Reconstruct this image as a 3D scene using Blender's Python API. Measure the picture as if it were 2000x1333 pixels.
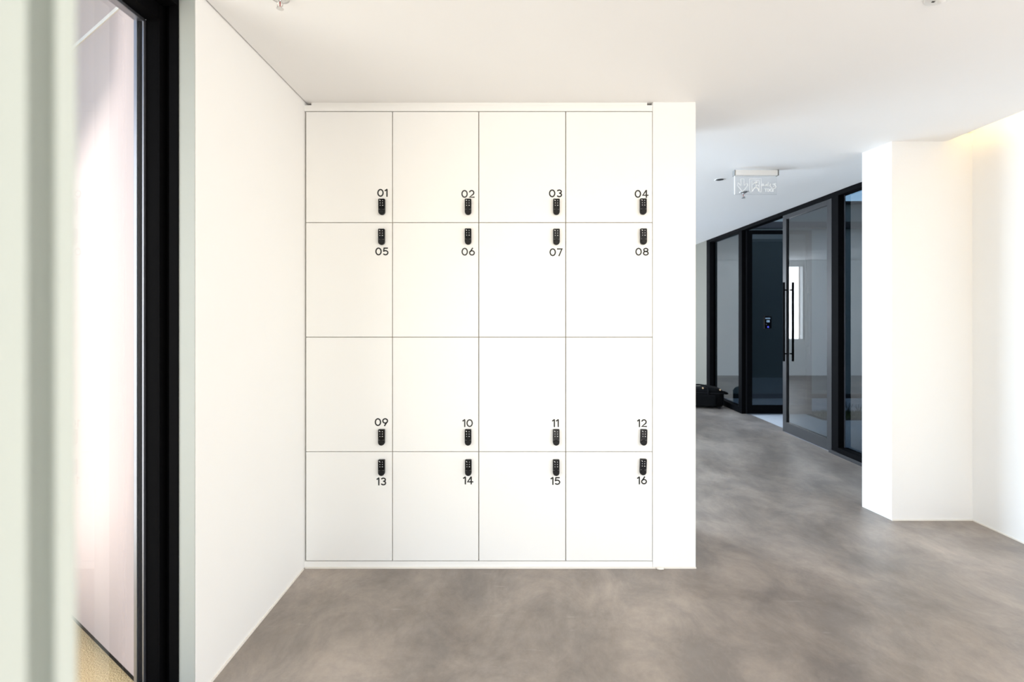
import bpy, bmesh, math, random
from mathutils import Vector, Matrix

for o in list(bpy.data.objects):
    bpy.data.objects.remove(o, do_unlink=True)
S = bpy.context.scene
C = S.collection
random.seed(7)

# ------------------------------------------------------------------ camera
F = 971.5            # focal length in pixels of the 2000 px wide frame
EYE = 1.4806         # eye height
HOR = 614.0          # horizon row
D = 2.9              # distance to the locker fronts
H = 2.719            # ceiling height
cam_d = bpy.data.cameras.new('camera')
cam_d.sensor_width = 36.0
cam_d.lens = F / 2000.0 * 36.0
cam_d.shift_y = -(666.5 - HOR) / 2000.0
cam_d.clip_start = 0.02
cam_d.clip_end = 300
cam_d.dof.use_dof = True
cam_d.dof.focus_distance = 3.1
cam_d.dof.aperture_fstop = 2.2
cam = bpy.data.objects.new('camera', cam_d)
cam.location = (0, 0, EYE)
cam.rotation_euler = (math.radians(90), 0, 0)
C.objects.link(cam)
S.camera = cam

# ------------------------------------------------------------------ world, sun, large lights, exposure
W = bpy.data.worlds.new('sky')
S.world = W
W.use_nodes = True
wn = W.node_tree.nodes
bg = wn['Background']
sky = wn.new('ShaderNodeTexSky')
sky.sky_type = 'NISHITA'
sky.sun_disc = False
sky.sun_elevation = math.radians(37)
sky.sun_rotation = math.radians(184)
W.node_tree.links.new(sky.outputs[0], bg.inputs[0])
sky.altitude = 300
sky.dust_density = 0.7
sky.ozone_density = 1.0
bg.inputs[1].default_value = 0.5

sun_d = bpy.data.lights.new('sun', 'SUN')
sun_d.energy = 9.0
sun_d.angle = math.radians(3.2)
sun_d.color = (1.0, 0.94, 0.86)
sun = bpy.data.objects.new('sun', sun_d)
sun.rotation_euler = Vector((0.05, -0.8, 0.6)).to_track_quat('Z', 'Y').to_euler()
sun.location = (0, -10, 12)
C.objects.link(sun)


def area(name, loc, direction, sx, sy, energy, color):
    d = bpy.data.lights.new(name, 'AREA')
    d.shape = 'RECTANGLE'
    d.size = sx
    d.size_y = sy
    d.energy = energy
    d.color = color
    o = bpy.data.objects.new(name, d)
    o.location = loc
    o.rotation_euler = Vector(direction).to_track_quat('-Z', 'Y').to_euler()
    C.objects.link(o)
    return o


# fill light added at an unseen opening behind the camera
area('rear_fill', (0.9, -3.32, 1.45), (0, 1, 0), 3.6, 2.3, 58, (1.0, 0.98, 0.955))
# added fill light outside an unseen opening in the right wall
area('right_fill', (3.45, -0.4, 1.62), (-1, 0.1, 0.06), 3.2, 1.6, 102, (1.0, 0.97, 0.945))
# daylight from the sunny side through the left window
area('daylight_left_window', (-2.1, 0.35, 1.35), (1, 0.05, 0.05), 2.2, 2.4, 78, (1.0, 0.98, 0.955))
# daylight through the window at the far end of the corridor
area('daylight_corridor_window', (0.53, 12.2, 1.75), (0, -1, 0), 1.4, 1.8, 95, (0.78, 0.89, 1.0))
# fill light added on the hidden side to brighten the corridor
area('corridor_side_fill', (-3.25, 7.6, 1.6), (1, 0, 0), 4.4, 2.0, 690, (0.66, 0.825, 1.0))

S.view_settings.view_transform = 'Standard'
S.view_settings.look = 'None'
S.view_settings.gamma = 1.0
S.view_settings.use_curve_mapping = False
S.view_settings.exposure = -0.27
S.cycles.use_denoising = True
S.cycles.max_bounces = 14
S.cycles.diffuse_bounces = 8
S.cycles.transparent_max_bounces = 16
S.cycles.sample_clamp_indirect = 6.0


# ------------------------------------------------------------------ pixel helpers (used for measuring only)
def px(x, y, dist=D):
    return Vector(((x - 1000.0) / F * dist, dist, EYE - (y - HOR) / F * dist))


# ------------------------------------------------------------------ materials
def mat(name, color, rough=0.5, metal=0.0, spec=0.5, noise=0.0, nscale=8.0, bump=0.0, bscale=120.0, coat=0.0):
    m = bpy.data.materials.new(name)
    m.use_nodes = True
    nt = m.node_tree
    p = nt.nodes['Principled BSDF']
    p.inputs['Base Color'].default_value = (*color, 1)
    p.inputs['Roughness'].default_value = rough
    p.inputs['Metallic'].default_value = metal
    p.inputs['Specular IOR Level'].default_value = spec
    p.inputs['Coat Weight'].default_value = coat
    tc = nt.nodes.new('ShaderNodeTexCoord')
    if noise > 0:
        n = nt.nodes.new('ShaderNodeTexNoise')
        n.inputs['Scale'].default_value = nscale
        n.inputs['Detail'].default_value = 4
        nt.links.new(tc.outputs['Object'], n.inputs['Vector'])
        r = nt.nodes.new('ShaderNodeMix')
        r.data_type = 'RGBA'
        r.inputs[6].default_value = (*[c * (1 - noise) for c in color], 1)
        r.inputs[7].default_value = (*[min(1, c * (1 + noise)) for c in color], 1)
        nt.links.new(n.outputs['Fac'], r.inputs[0])
        nt.links.new(r.outputs[2], p.inputs['Base Color'])
    if bump > 0:
        n2 = nt.nodes.new('ShaderNodeTexNoise')
        n2.inputs['Scale'].default_value = bscale
        n2.inputs['Detail'].default_value = 3
        nt.links.new(tc.outputs['Object'], n2.inputs['Vector'])
        b = nt.nodes.new('ShaderNodeBump')
        b.inputs['Strength'].default_value = bump
        b.inputs['Distance'].default_value = 0.01
        nt.links.new(n2.outputs['Fac'], b.inputs['Height'])
        nt.links.new(b.outputs['Normal'], p.inputs['Normal'])
    return m


def emit(name, color, strength):
    m = bpy.data.materials.new(name)
    m.use_nodes = True
    nt = m.node_tree
    p = nt.nodes['Principled BSDF']
    p.inputs['Base Color'].default_value = (0, 0, 0, 1)
    p.inputs['Emission Color'].default_value = (*color, 1)
    p.inputs['Emission Strength'].default_value = strength
    return m


def glass(name, tint, ior=1.5, rough=0.0):
    m = bpy.data.materials.new(name)
    m.use_nodes = True
    nt = m.node_tree
    nt.nodes.remove(nt.nodes['Principled BSDF'])
    out = nt.nodes['Material Output']
    t = nt.nodes.new('ShaderNodeBsdfTransparent')
    t.inputs[0].default_value = (*tint, 1)
    g = nt.nodes.new('ShaderNodeBsdfGlossy')
    g.inputs['Roughness'].default_value = rough
    f = nt.nodes.new('ShaderNodeFresnel')
    f.inputs[0].default_value = ior
    mx = nt.nodes.new('ShaderNodeMixShader')
    # thin pane: both surfaces' reflection is taken on the side the ray enters
    ge = nt.nodes.new('ShaderNodeNewGeometry')
    inv = nt.nodes.new('ShaderNodeMath')
    inv.operation = 'SUBTRACT'
    inv.inputs[0].default_value = 1.0
    nt.links.new(ge.outputs['Backfacing'], inv.inputs[1])
    two = nt.nodes.new('ShaderNodeMath')
    two.operation = 'MULTIPLY'
    two.inputs[1].default_value = 1.8
    nt.links.new(f.outputs[0], two.inputs[0])
    mu = nt.nodes.new('ShaderNodeMath')
    mu.operation = 'MULTIPLY'
    mu.use_clamp = True
    nt.links.new(two.outputs[0], mu.inputs[0])
    nt.links.new(inv.outputs[0], mu.inputs[1])
    nt.links.new(mu.outputs[0], mx.inputs[0])
    nt.links.new(t.outputs[0], mx.inputs[1])
    nt.links.new(g.outputs[0], mx.inputs[2])
    nt.links.new(mx.outputs[0], out.inputs[0])
    return m


def concrete():
    m = bpy.data.materials.new('polished_concrete')
    m.use_nodes = True
    nt = m.node_tree
    L = nt.links
    p = nt.nodes['Principled BSDF']
    tc = nt.nodes.new('ShaderNodeTexCoord')
    mp = nt.nodes.new('ShaderNodeMapping')
    mp.inputs['Scale'].default_value = (1.0, 0.75, 1.0)
    mp.inputs['Rotation'].default_value = (0, 0, 0.5)
    L.new(tc.outputs['Object'], mp.inputs[0])

    def nz(scale, detail, rough, dist):
        n = nt.nodes.new('ShaderNodeTexNoise')
        n.inputs['Scale'].default_value = scale
        n.inputs['Detail'].default_value = detail
        n.inputs['Roughness'].default_value = rough
        n.inputs['Distortion'].default_value = dist
        L.new(mp.outputs[0], n.inputs['Vector'])
        return n
    a = nz(1.0, 12, 0.70, 0.35)
    r1 = nt.nodes.new('ShaderNodeValToRGB')
    r1.color_ramp.elements[0].position = 0.34
    r1.color_ramp.elements[0].color = (0.185, 0.155, 0.133, 1)
    r1.color_ramp.elements[1].position = 0.68
    r1.color_ramp.elements[1].color = (0.410, 0.358, 0.315, 1)
    L.new(a.outputs['Fac'], r1.inputs[0])
    b = nz(3.2, 12, 0.74, 0.5)
    r2 = nt.nodes.new('ShaderNodeValToRGB')
    r2.color_ramp.elements[0].position = 0.40
    r2.color_ramp.elements[0].color = (0.74, 0.74, 0.75, 1)
    r2.color_ramp.elements[1].position = 0.62
    r2.color_ramp.elements[1].color = (1.12, 1.10, 1.07, 1)
    L.new(b.outputs['Fac'], r2.inputs[0])
    mx = nt.nodes.new('ShaderNodeMix')
    mx.data_type = 'RGBA'
    mx.blend_type = 'MULTIPLY'
    mx.inputs[0].default_value = 0.9
    L.new(r1.outputs[0], mx.inputs[6])
    L.new(r2.outputs[0], mx.inputs[7])
    # thin pale scratches
    mp2 = nt.nodes.new('ShaderNodeMapping')
    mp2.inputs['Scale'].default_value = (1.3, 9.0, 1.0)
    mp2.inputs['Rotation'].default_value = (0, 0, 0.35)
    L.new(tc.outputs['Object'], mp2.inputs[0])
    s = nt.nodes.new('ShaderNodeTexNoise')
    s.inputs['Scale'].default_value = 4.0
    s.inputs['Detail'].default_value = 6
    L.new(mp2.outputs[0], s.inputs['Vector'])
    r3 = nt.nodes.new('ShaderNodeValToRGB')
    r3.color_ramp.elements[0].position = 0.66
    r3.color_ramp.elements[0].color = (0, 0, 0, 1)
    r3.color_ramp.elements[1].position = 0.80
    r3.color_ramp.elements[1].color = (0.5, 0.5, 0.5, 1)
    L.new(s.outputs['Fac'], r3.inputs[0])
    mx2 = nt.nodes.new('ShaderNodeMix')
    mx2.data_type = 'RGBA'
    mx2.inputs[7].default_value = (0.42, 0.38, 0.34, 1)
    L.new(r3.outputs[0], mx2.inputs[0])
    L.new(mx.outputs[2], mx2.inputs[6])
    L.new(mx2.outputs[2], p.inputs['Base Color'])
    r4 = nt.nodes.new('ShaderNodeMapRange')
    r4.inputs[3].default_value = 0.32
    r4.inputs[4].default_value = 0.5
    L.new(b.outputs['Fac'], r4.inputs[0])
    L.new(r4.outputs[0], p.inputs['Roughness'])
    p.inputs['Specular IOR Level'].default_value = 0.6
    bu = nt.nodes.new('ShaderNodeBump')
    bu.inputs['Strength'].default_value = 0.06
    bu.inputs['Distance'].default_value = 0.01
    L.new(b.outputs['Fac'], bu.inputs['Height'])
    L.new(bu.outputs[0], p.inputs['Normal'])
    return m


M = {}
M['plaster'] = mat('white_plaster', (0.89, 0.882, 0.865), 0.75, noise=0.012, nscale=2, bump=0.03, bscale=60)
M['ceiling'] = mat('ceiling_paint', (0.89, 0.875, 0.86), 0.85, noise=0.01, nscale=1.5)
M['laminate'] = mat('white_laminate', (0.89, 0.885, 0.865), 0.38, noise=0.004, nscale=3)
M['carcass'] = mat('carcass_board', (0.62, 0.55, 0.45), 0.6, noise=0.05, nscale=14)
M['concrete'] = concrete()
M['black'] = mat('black_powder_coat', (0.004, 0.004, 0.0045), 0.6, spec=0.02, noise=0.1, nscale=30)
M['black_door'] = mat('black_door_metal', (0.030, 0.030, 0.032), 0.34, spec=0.25, noise=0.05, nscale=20)
M['gasket'] = mat('rubber_gasket', (0.008, 0.008, 0.010), 0.6, spec=0.2, noise=0.1, nscale=60)
M['bead'] = mat('aluminium_bead', (0.32, 0.33, 0.37), 0.4, metal=0.9, noise=0.05, nscale=40)
M['glass_leaf'] = glass('dark_leaf_glass', (0.36, 0.385, 0.39), ior=1.5)
M['glass_clear'] = glass('clear_glass', (0.965, 0.975, 0.97))
M['glass_tint'] = glass('tinted_glass', (0.42, 0.46, 0.475), ior=1.52)
M['glass_dark'] = glass('dark_tinted_glass', (0.50, 0.54, 0.55), ior=1.5)
M['acrylic'] = glass('clear_acrylic', (0.985, 0.985, 0.985), ior=1.3)
M['lock'] = mat('black_lock_plastic', (0.010, 0.010, 0.011), 0.42, spec=0.25, noise=0.1, nscale=80)
M['lock_panel'] = mat('gloss_touch_panel', (0.005, 0.005, 0.006), 0.16, spec=0.35, noise=0.05, nscale=80)
M['lock_key'] = mat('key_print', (0.62, 0.62, 0.62), 0.5, noise=0.05, nscale=80)
M['number'] = mat('black_vinyl_number', (0.010, 0.010, 0.010), 0.5, noise=0.05, nscale=50)
M['number_grey'] = mat('greyed_vinyl_number', (0.045, 0.044, 0.045), 0.45, noise=0.05, nscale=50)  # greyer vinyl for a few of the lockers
M['white_plastic'] = mat('white_plastic', (0.82, 0.81, 0.79), 0.4, noise=0.01, nscale=20)
M['grey_plastic'] = mat('grey_plastic', (0.25, 0.25, 0.24), 0.5, noise=0.03, nscale=20)
M['etch'] = mat('etched_print', (0.93, 0.94, 0.93), 0.5, noise=0.01, nscale=40)
M['chrome'] = mat('chrome', (0.72, 0.71, 0.70), 0.18, metal=1.0, noise=0.02, nscale=40)
M['steel'] = mat('brushed_steel', (0.55, 0.55, 0.56), 0.3, metal=1.0, noise=0.05, nscale=60)
M['bulb'] = mat('red_glass_bulb', (0.35, 0.03, 0.03), 0.1, noise=0.05, nscale=40)
M['nylon'] = mat('black_nylon', (0.003, 0.003, 0.0035), 0.8, spec=0.12, noise=0.3, nscale=40, bump=0.15, bscale=500)
M['brass'] = mat('brass_buckle', (0.75, 0.58, 0.38), 0.3, metal=1.0, noise=0.05, nscale=40)
M['sand'] = mat('sand', (1.0, 0.67, 0.36), 0.95, noise=0.22, nscale=140, bump=0.7, bscale=160)
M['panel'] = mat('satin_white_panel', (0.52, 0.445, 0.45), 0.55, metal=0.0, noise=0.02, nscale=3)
M['court_wall'] = mat('courtyard_render', (0.30, 0.34, 0.325), 0.8, noise=0.06, nscale=3)
M['court_dark'] = mat('courtyard_dark_band', (0.035, 0.035, 0.036), 0.7, noise=0.1, nscale=6)
M['paving'] = mat('pale_paving', (0.70, 0.71, 0.72), 0.6, noise=0.10, nscale=4)
M['grass'] = mat('grass_blade', (0.07, 0.10, 0.028), 0.7, noise=0.3, nscale=6)
M['soil'] = mat('soil', (0.055, 0.05, 0.03), 0.95, noise=0.3, nscale=30)
M['sun_wall'] = mat('sunlit_render', (0.82, 0.80, 0.76), 0.85, noise=0.02, nscale=2)
M['led_warm'] = emit('warm_led_strip', (1.0, 0.72, 0.36), 95.0)
M['screen_text'] = emit('screen_text', (0.42, 0.68, 1.0), 0.75)
M['screen_blue'] = emit('blue_indicator', (0.10, 0.12, 1.0), 1.1)
M['screen_glass'] = mat('panel_black_glass', (0.004, 0.004, 0.005), 0.1, noise=0.05, nscale=40)
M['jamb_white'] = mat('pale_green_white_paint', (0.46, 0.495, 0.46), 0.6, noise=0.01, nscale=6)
M['strip_grey'] = mat('grey_strip', (0.40, 0.42, 0.395), 0.6, noise=0.02, nscale=6)
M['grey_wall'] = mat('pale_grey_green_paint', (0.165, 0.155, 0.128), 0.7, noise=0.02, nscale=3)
M['sealant'] = mat('white_sealant', (0.84, 0.80, 0.74), 0.6, noise=0.03, nscale=30)


# ------------------------------------------------------------------ mesh helpers
def add_box(bm, x0, x1, y0, y1, z0, z1):
    r = bmesh.ops.create_cube(bm, size=1.0)
    vs = r['verts']
    for v in vs:
        v.co = Vector((x0 + (v.co.x + 0.5) * (x1 - x0), y0 + (v.co.y + 0.5) * (y1 - y0), z0 + (v.co.z + 0.5) * (z1 - z0)))
    return vs


def add_cyl(bm, p0, p1, r0, r1=None, seg=16, caps=True):
    p0, p1 = Vector(p0), Vector(p1)
    r1 = r0 if r1 is None else r1
    d = p1 - p0
    rot = d.to_track_quat('Z', 'Y').to_matrix().to_4x4()
    mt = Matrix.Translation((p0 + p1) / 2) @ rot
    bmesh.ops.create_cone(bm, cap_ends=caps, segments=seg, radius1=r0, radius2=r1, depth=d.length, matrix=mt)


def add_tube(bm, pts, r, seg=8):
    pts = [Vector(p) for p in pts]
    rings = []
    for i, p in enumerate(pts):
        a = pts[max(i - 1, 0)]
        b = pts[min(i + 1, len(pts) - 1)]
        q = (b - a).to_track_quat('Z', 'Y')
        rings.append([bm.verts.new(p + q @ Vector((r * math.cos(2 * math.pi * k / seg), r * math.sin(2 * math.pi * k / seg), 0))) for k in range(seg)])
    for i in range(len(rings) - 1):
        for k in range(seg):
            bm.faces.new((rings[i][k], rings[i][(k + 1) % seg], rings[i + 1][(k + 1) % seg], rings[i + 1][k]))
    bm.faces.new(rings[0][::-1])
    bm.faces.new(rings[-1])


def add_lathe(bm, prof, seg=24, center=(0, 0, 0)):
    cx, cy, cz = center
    rings = []
    for r, z in prof:
        if r < 1e-6:
            rings.append([bm.verts.new((cx, cy, cz + z))])
        else:
            rings.append([bm.verts.new((cx + r * math.cos(2 * math.pi * k / seg), cy + r * math.sin(2 * math.pi * k / seg), cz + z)) for k in range(seg)])
    for a, b in zip(rings[:-1], rings[1:]):
        for k in range(seg):
            k2 = (k + 1) % seg
            f = [a[k % len(a)], a[k2 % len(a)], b[k2 % len(b)], b[k % len(b)]]
            g = []
            for v in f:
                if v not in g:
                    g.append(v)
            if len(g) >= 3:
                bm.faces.new(g)


def add_prism(bm, outline, y0, y1):
    """outline in (x,z), extruded from y0 to y1"""
    a = [bm.verts.new((x, y0, z)) for x, z in outline]
    b = [bm.verts.new((x, y1, z)) for x, z in outline]
    n = len(a)
    bm.faces.new(a)
    bm.faces.new(b[::-1])
    for i in range(n):
        bm.faces.new((a[i], b[i], b[(i + 1) % n], a[(i + 1) % n]))


def add_slab(bm, pts, z0, z1):
    """vertical prism from a plan outline"""
    a = [bm.verts.new((x, y, z0)) for x, y in pts]
    b = [bm.verts.new((x, y, z1)) for x, y in pts]
    n = len(a)
    bm.faces.new(a[::-1])
    bm.faces.new(b)
    for i in range(n):
        bm.faces.new((a[i], a[(i + 1) % n], b[(i + 1) % n], b[i]))


def obj(name, bm, m, parent=None, bevel=0.0, bseg=2, smooth=False, loc=None):
    bmesh.ops.recalc_face_normals(bm, faces=bm.faces[:])
    me = bpy.data.meshes.new(name)
    bm.to_mesh(me)
    bm.free()
    me.materials.append(m)
    o = bpy.data.objects.new(name, me)
    C.objects.link(o)
    if parent is not None:
        o.parent = parent
    if loc is not None:
        o.location = loc
    if bevel > 0:
        b = o.modifiers.new('bevel', 'BEVEL')
        b.width = bevel
        b.segments = bseg
        b.limit_method = 'ANGLE'
    if smooth:
        for p in me.polygons:
            p.use_smooth = True
    return o


def box(name, x0, x1, y0, y1, z0, z1, m, parent=None, bevel=0.0):
    bm = bmesh.new()
    add_box(bm, x0, x1, y0, y1, z0, z1)
    return obj(name, bm, m, parent, bevel)


def empty(name, loc=(0, 0, 0)):
    o = bpy.data.objects.new(name, None)
    o.location = loc
    o.empty_display_size = 0.05
    C.objects.link(o)
    return o


def tag(o, label, cat, group=None, kind=None):
    o['label'] = label
    o['category'] = cat
    if group:
        o['group'] = group
    if kind:
        o['kind'] = kind
    return o


def struct(o, label=None):
    o['kind'] = 'structure'
    if label:
        o['label'] = label
        
    return o


def text_mesh(name, body, size, m, parent=None, extrude=0.0006, xs=1.0, offset=0.0):
    cu = bpy.data.curves.new(name, 'FONT')
    cu.body = body
    cu.size = size
    cu.align_x = 'CENTER'
    cu.align_y = 'CENTER'
    cu.extrude = extrude
    cu.offset = offset
    cu.resolution_u = 5
    t = bpy.data.objects.new(name + '_tmp', cu)
    C.objects.link(t)
    dg = bpy.context.evaluated_depsgraph_get()
    dg.update()
    me = bpy.data.meshes.new_from_object(t.evaluated_get(dg))
    bpy.data.objects.remove(t, do_unlink=True)
    bpy.data.curves.remove(cu)
    # centre on its bounding box and stand it up facing -Y
    xsv = [v.co.x for v in me.vertices]
    ysv = [v.co.y for v in me.vertices]
    cx, cy = (min(xsv) + max(xsv)) / 2, (min(ysv) + max(ysv)) / 2
    for v in me.vertices:
        x, y, z = v.co
        v.co = ((x - cx) * xs, -z, y - cy)
    me.name = name
    me.materials.clear()
    me.materials.append(m)
    o = bpy.data.objects.new(name, me)
    C.objects.link(o)
    if parent is not None:
        o.parent = parent
    return o


# ================================================================== SETTING
XL = -1.21                 # left wall
XR = 3.30                  # right wall
GX = 3.41                  # inner face of the courtyard glazing
H2 = H + 0.055             # ceiling along the glazing
YR = -3.2                  # rear wall

# floor
fl = struct(box('floor', -1.44, 3.52, YR - 0.2, 12.1, -0.2, 0.0, M['concrete']), 'polished grey brown concrete floor with cloudy mottling')

# main ceiling: flat slab with a shadow gap along the left wall, an open cove on the right
bm = bmesh.new()
add_slab(bm, [(-1.203, YR), (3.11, YR), (3.11, 2.93), (-1.203, 2.93)], H, H + 0.09)
add_slab(bm, [(1.075, 2.93), (3.11, 2.93), (3.11, 3.55), (2.69, 3.82)], H, H + 0.09)
# ceiling of the corridor, rising a touch towards the glazing
near = [Vector((-3.0, 2.93)), Vector((1.075, 2.93)), Vector((2.69, 3.815)), Vector((3.52, 3.815))]
near_pts = []
for p, q, n in ((near[0], near[1], 6), (near[1], near[2], 10), (near[2], near[3], 4)):
    near_pts += [p.lerp(q, k / n) for k in range(n)]
near_pts.append(near[3])
steps = [0, 0.1, 0.2, 0.3, 0.4, 0.5, 0.6, 0.7, 0.8, 0.9, 1.0, 1.1, 1.2, 1.4, 2.0, 4.0, None]
rows = []
for p in near_pts:
    row = []
    for d in steps:
        y = 12.1 if d is None else p.y + d
        t = min(1.0, (y - p.y) / 1.2)
        row.append(bm.verts.new((p.x, y, H + 0.055 * t * t * (3 - 2 * t))))
    rows.append(row)
corr_faces = []
for a_, b_ in zip(rows[:-1], rows[1:]):
    for k in range(len(steps) - 1):
        corr_faces.append(bm.faces.new((a_[k], a_[k + 1], b_[k + 1], b_[k])))
for f_ in corr_faces:
    f_.smooth = True
obj_ceiling = obj('ceiling', bm, M['ceiling'])
struct(obj_ceiling, 'flat white plaster ceiling running on over the corridor')

# cove above the right wall with a hidden LED strip
bm = bmesh.new()
add_box(bm, 3.00, 3.52, YR, 3.60, H + 0.26, H + 0.30)
add_box(bm, 2.98, 3.00, YR, 3.60, H + 0.09, H + 0.30)
struct(obj('trim_1', bm, M['ceiling']), 'white ceiling cove over the right wall')
strip = empty('cove_light', (3.096, 0.2, H + 0.09))
box('led_strip', -0.006, 0.006, -3.2, 3.34, 0.012, 0.020, M['led_warm'], strip)
box('strip_channel', -0.012, 0.012, -3.22, 3.36, 0.0, 0.012, M['white_plastic'], strip)
tag(strip, 'warm LED strip hidden in the ceiling cove above the right wall', 'cove light')

# left wall with the window end
bm = bmesh.new()
add_slab(bm, [(-1.272, 1.902), (XL, 1.902), (XL, 3.6), (-1.44, 3.6), (-1.44, 1.946), (-1.272, 1.946)], 0, H + 0.1)
wl = struct(obj('wall_left', bm, M['plaster'], bevel=0.004), 'plain white wall between the black window frame and the lockers')
box('end_strip', -1.271, -1.2115, 1.899, 1.902, 0.0, H, M['strip_grey'], wl)  # wall end strip, set darker than the plaster
box('sealant', XL, XL + 0.006, 1.91, 2.88, 0.0, 0.008, M['sealant'], wl)
# wall on the right and pier in front of the glazing
bm = bmesh.new()
add_box(bm, XR, 3.52, 1.25, 3.60, 0, H + 0.3)
add_box(bm, XR, 3.52, YR - 0.2, -2.05, 0, H + 0.3)
add_box(bm, XR, 3.52, -2.05, 1.25, 0, 0.35)  # unseen opening added to let the right fill light in
add_box(bm, XR, 3.52, -2.05, 1.25, 2.45, H + 0.3)
wr = struct(obj('wall_right', bm, M['plaster']), 'white wall washed by warm cove light')
box('sealant', XR - 0.006, XR, 0.5, 3.56, 0.0, 0.008, M['sealant'], wr)
bm = bmesh.new()
add_slab(bm, [(2.722, 3.565), (XR, 3.565), (XR + 0.1, 3.61), (3.52, 3.82), (2.687, 3.82)], 0, H + 0.06)
wp = struct(obj('wall_pier', bm, M['plaster'], bevel=0.003), 'white wall pier standing out from the right wall')
box('sealant', 2.72, XR - 0.006, 3.559, 3.565, 0.0, 0.008, M['sealant'], wp)

# rear part of the room
bm = bmesh.new()
add_box(bm, -1.6, -0.95, YR - 0.2, YR, 0, H + 0.3)
add_box(bm, 2.75, 3.52, YR - 0.2, YR, 0, H + 0.3)
add_box(bm, -0.95, 2.75, YR - 0.2, YR, 0, 0.25)
add_box(bm, -0.95, 2.75, YR - 0.2, YR, 2.6, H + 0.3)
struct(obj('wall_rear', bm, M['plaster']), 'white rear wall with an opening added for fill light')
w2 = empty('added_rear_frame', (0.9, YR - 0.1, 0.25))
struct(w2, 'black frame added in the opening of the unseen rear wall')  # frame and opening added for the rear fill light
for x0, x1, z0, z1 in ((-1.85, -1.79, 0, 2.35), (1.79, 1.85, 0, 2.35), (-1.79, 1.79, 0, 0.06), (-1.79, 1.79, 2.29, 2.35), (-0.03, 0.03, 0.06, 2.29)):
    box('frame_bar', x0, x1, -0.03, 0.03, z0, z1, M['black'], w2)
# low wall under/after the left window, behind the camera
struct(box('wall_left_rear', -1.44, -1.27, YR, -1.2, 0, H + 0.1, M['plaster']), 'white wall behind the left window')

# ---- left window: black frame, glass, reveals
w1 = empty('window_1', (-1.40, 1.88, 0))
struct(w1, 'tall window with a deep black metal frame beside the left wall')
YB, YE = -1.2, 1.902


def rel(o, root):
    o.parent = root
    o.location = -Vector(root.location)
    return o


def rbox(name, x0, x1, y0, y1, z0, z1, m, root, bevel=0.0):
    o = box(name, x0, x1, y0, y1, z0, z1, m, None, bevel)
    return rel(o, root)


# jamb: stepped profile seen from the camera
rbox('jamb_edge', -1.306, -1.272, 1.894, 1.915, 0, H, M['black'], w1, 0.001)
rbox('jamb_recess', -1.338, -1.306, 1.925, 1.945, 0, H, M['black'], w1)
rbox('jamb_fin', -1.341, -1.335, 1.884, 1.945, 0, H, M['black'], w1, 0.001)
rbox('jamb_face', -1.392, -1.341, 1.890, 1.945, 0, H, M['black'], w1, 0.002)
rbox('glazing_bead', -1.399, -1.392, 1.880, 1.945, 0.06, 2.60, M['bead'], w1, 0.0008)
rbox('gasket', -1.412, -1.399, 1.878, 1.945, 0.06, 2.60, M['gasket'], w1)
rbox('outer_bead', -1.424, -1.412, 1.872, 1.945, 0.06, 2.60, M['bead'], w1, 0.0008)
# head and sill
rbox('head_outer', -1.43, -1.338, YB, 1.89, 2.60, H + 0.02, M['black'], w1, 0.002)
rbox('head_inner', -1.338, -1.272, YB, 1.895, 2.655, H + 0.02, M['black'], w1, 0.002)
rbox('head_bead', -1.424, -1.392, YB, 1.885, 2.588, 2.602, M['bead'], w1, 0.001)
rbox('sill', -1.43, -1.272, YB, 1.89, 0.0, 0.06, M['black'], w1, 0.002)
rbox('jamb_far', -1.43, -1.272, YB - 0.02, YB + 0.05, 0, H, M['black'], w1, 0.002)
rbox('mullion', -1.43, -1.36, 0.30, 0.36, 0.06, 2.6, M['black'], w1, 0.002)
rbox('pane', -1.409, -1.403, 0.36, 1.885, 0.06, 2.60, M['glass_clear'], w1)
rbox('pane', -1.409, -1.403, YB + 0.05, 0.30, 0.06, 2.60, M['glass_clear'], w1)

# ---- wall behind / around the lockers
XC0, XC1 = (1275.0 - 1000) / 335.0, (1359.0 - 1000) / 335.0
lx0 = (596.5 - 1000) / 335.0
wb = empty('wall_back', (0, D, 0))
struct(wb, 'white panelled wall that the lockers are built into')
rbox('end_column', XC0, XC1, D, 3.55, 0, H, M['plaster'], wb, 0.003)
rbox('fascia', lx0 - 0.006, XC0 - 0.002, D, D + 0.02, (HOR - 217) / 335.0 + EYE, (HOR - 205.5) / 335.0 + EYE, M['laminate'], wb, 0.0008)
rbox('fascia_packer', lx0 + 0.03, XC0 - 0.03, D + 0.012, D + 0.03, (HOR - 206) / 335.0 + EYE, H, M['laminate'], wb)
rbox('plinth', lx0 - 0.006, XC0 - 0.002, D, D + 0.02, 0.0, EYE - (1097.5 - HOR) / 335.0, M['laminate'], wb, 0.0008)
rbox('sealant', lx0, XC1, D - 0.009, D - 0.001, 0.0, 0.007, M['sealant'], wb)
rbox('back_panel', -1.44, XC0, 3.50, 3.55, 0, H2, M['plaster'], wb)
bm = bmesh.new()
bmesh.ops.create_icosphere(bm, subdivisions=2, radius=1.0)
for v in bm.verts:
    k = 1 + 0.35 * math.sin(7 * v.co.x + 3 * v.co.z) * math.cos(5 * v.co.y)
    v.co = Vector((0.023 * v.co.x * k, 0.016 * v.co.y * k, 0.006 * v.co.z * k))
pl = obj('plaster_lump', bm, M['sealant'], None, smooth=True)
pl.location = ((1288 - 1000) / 335.0, D - 0.012, 0.004)
pl.parent = wb
pl.location = Vector(pl.location) - Vector(wb.location)

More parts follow.
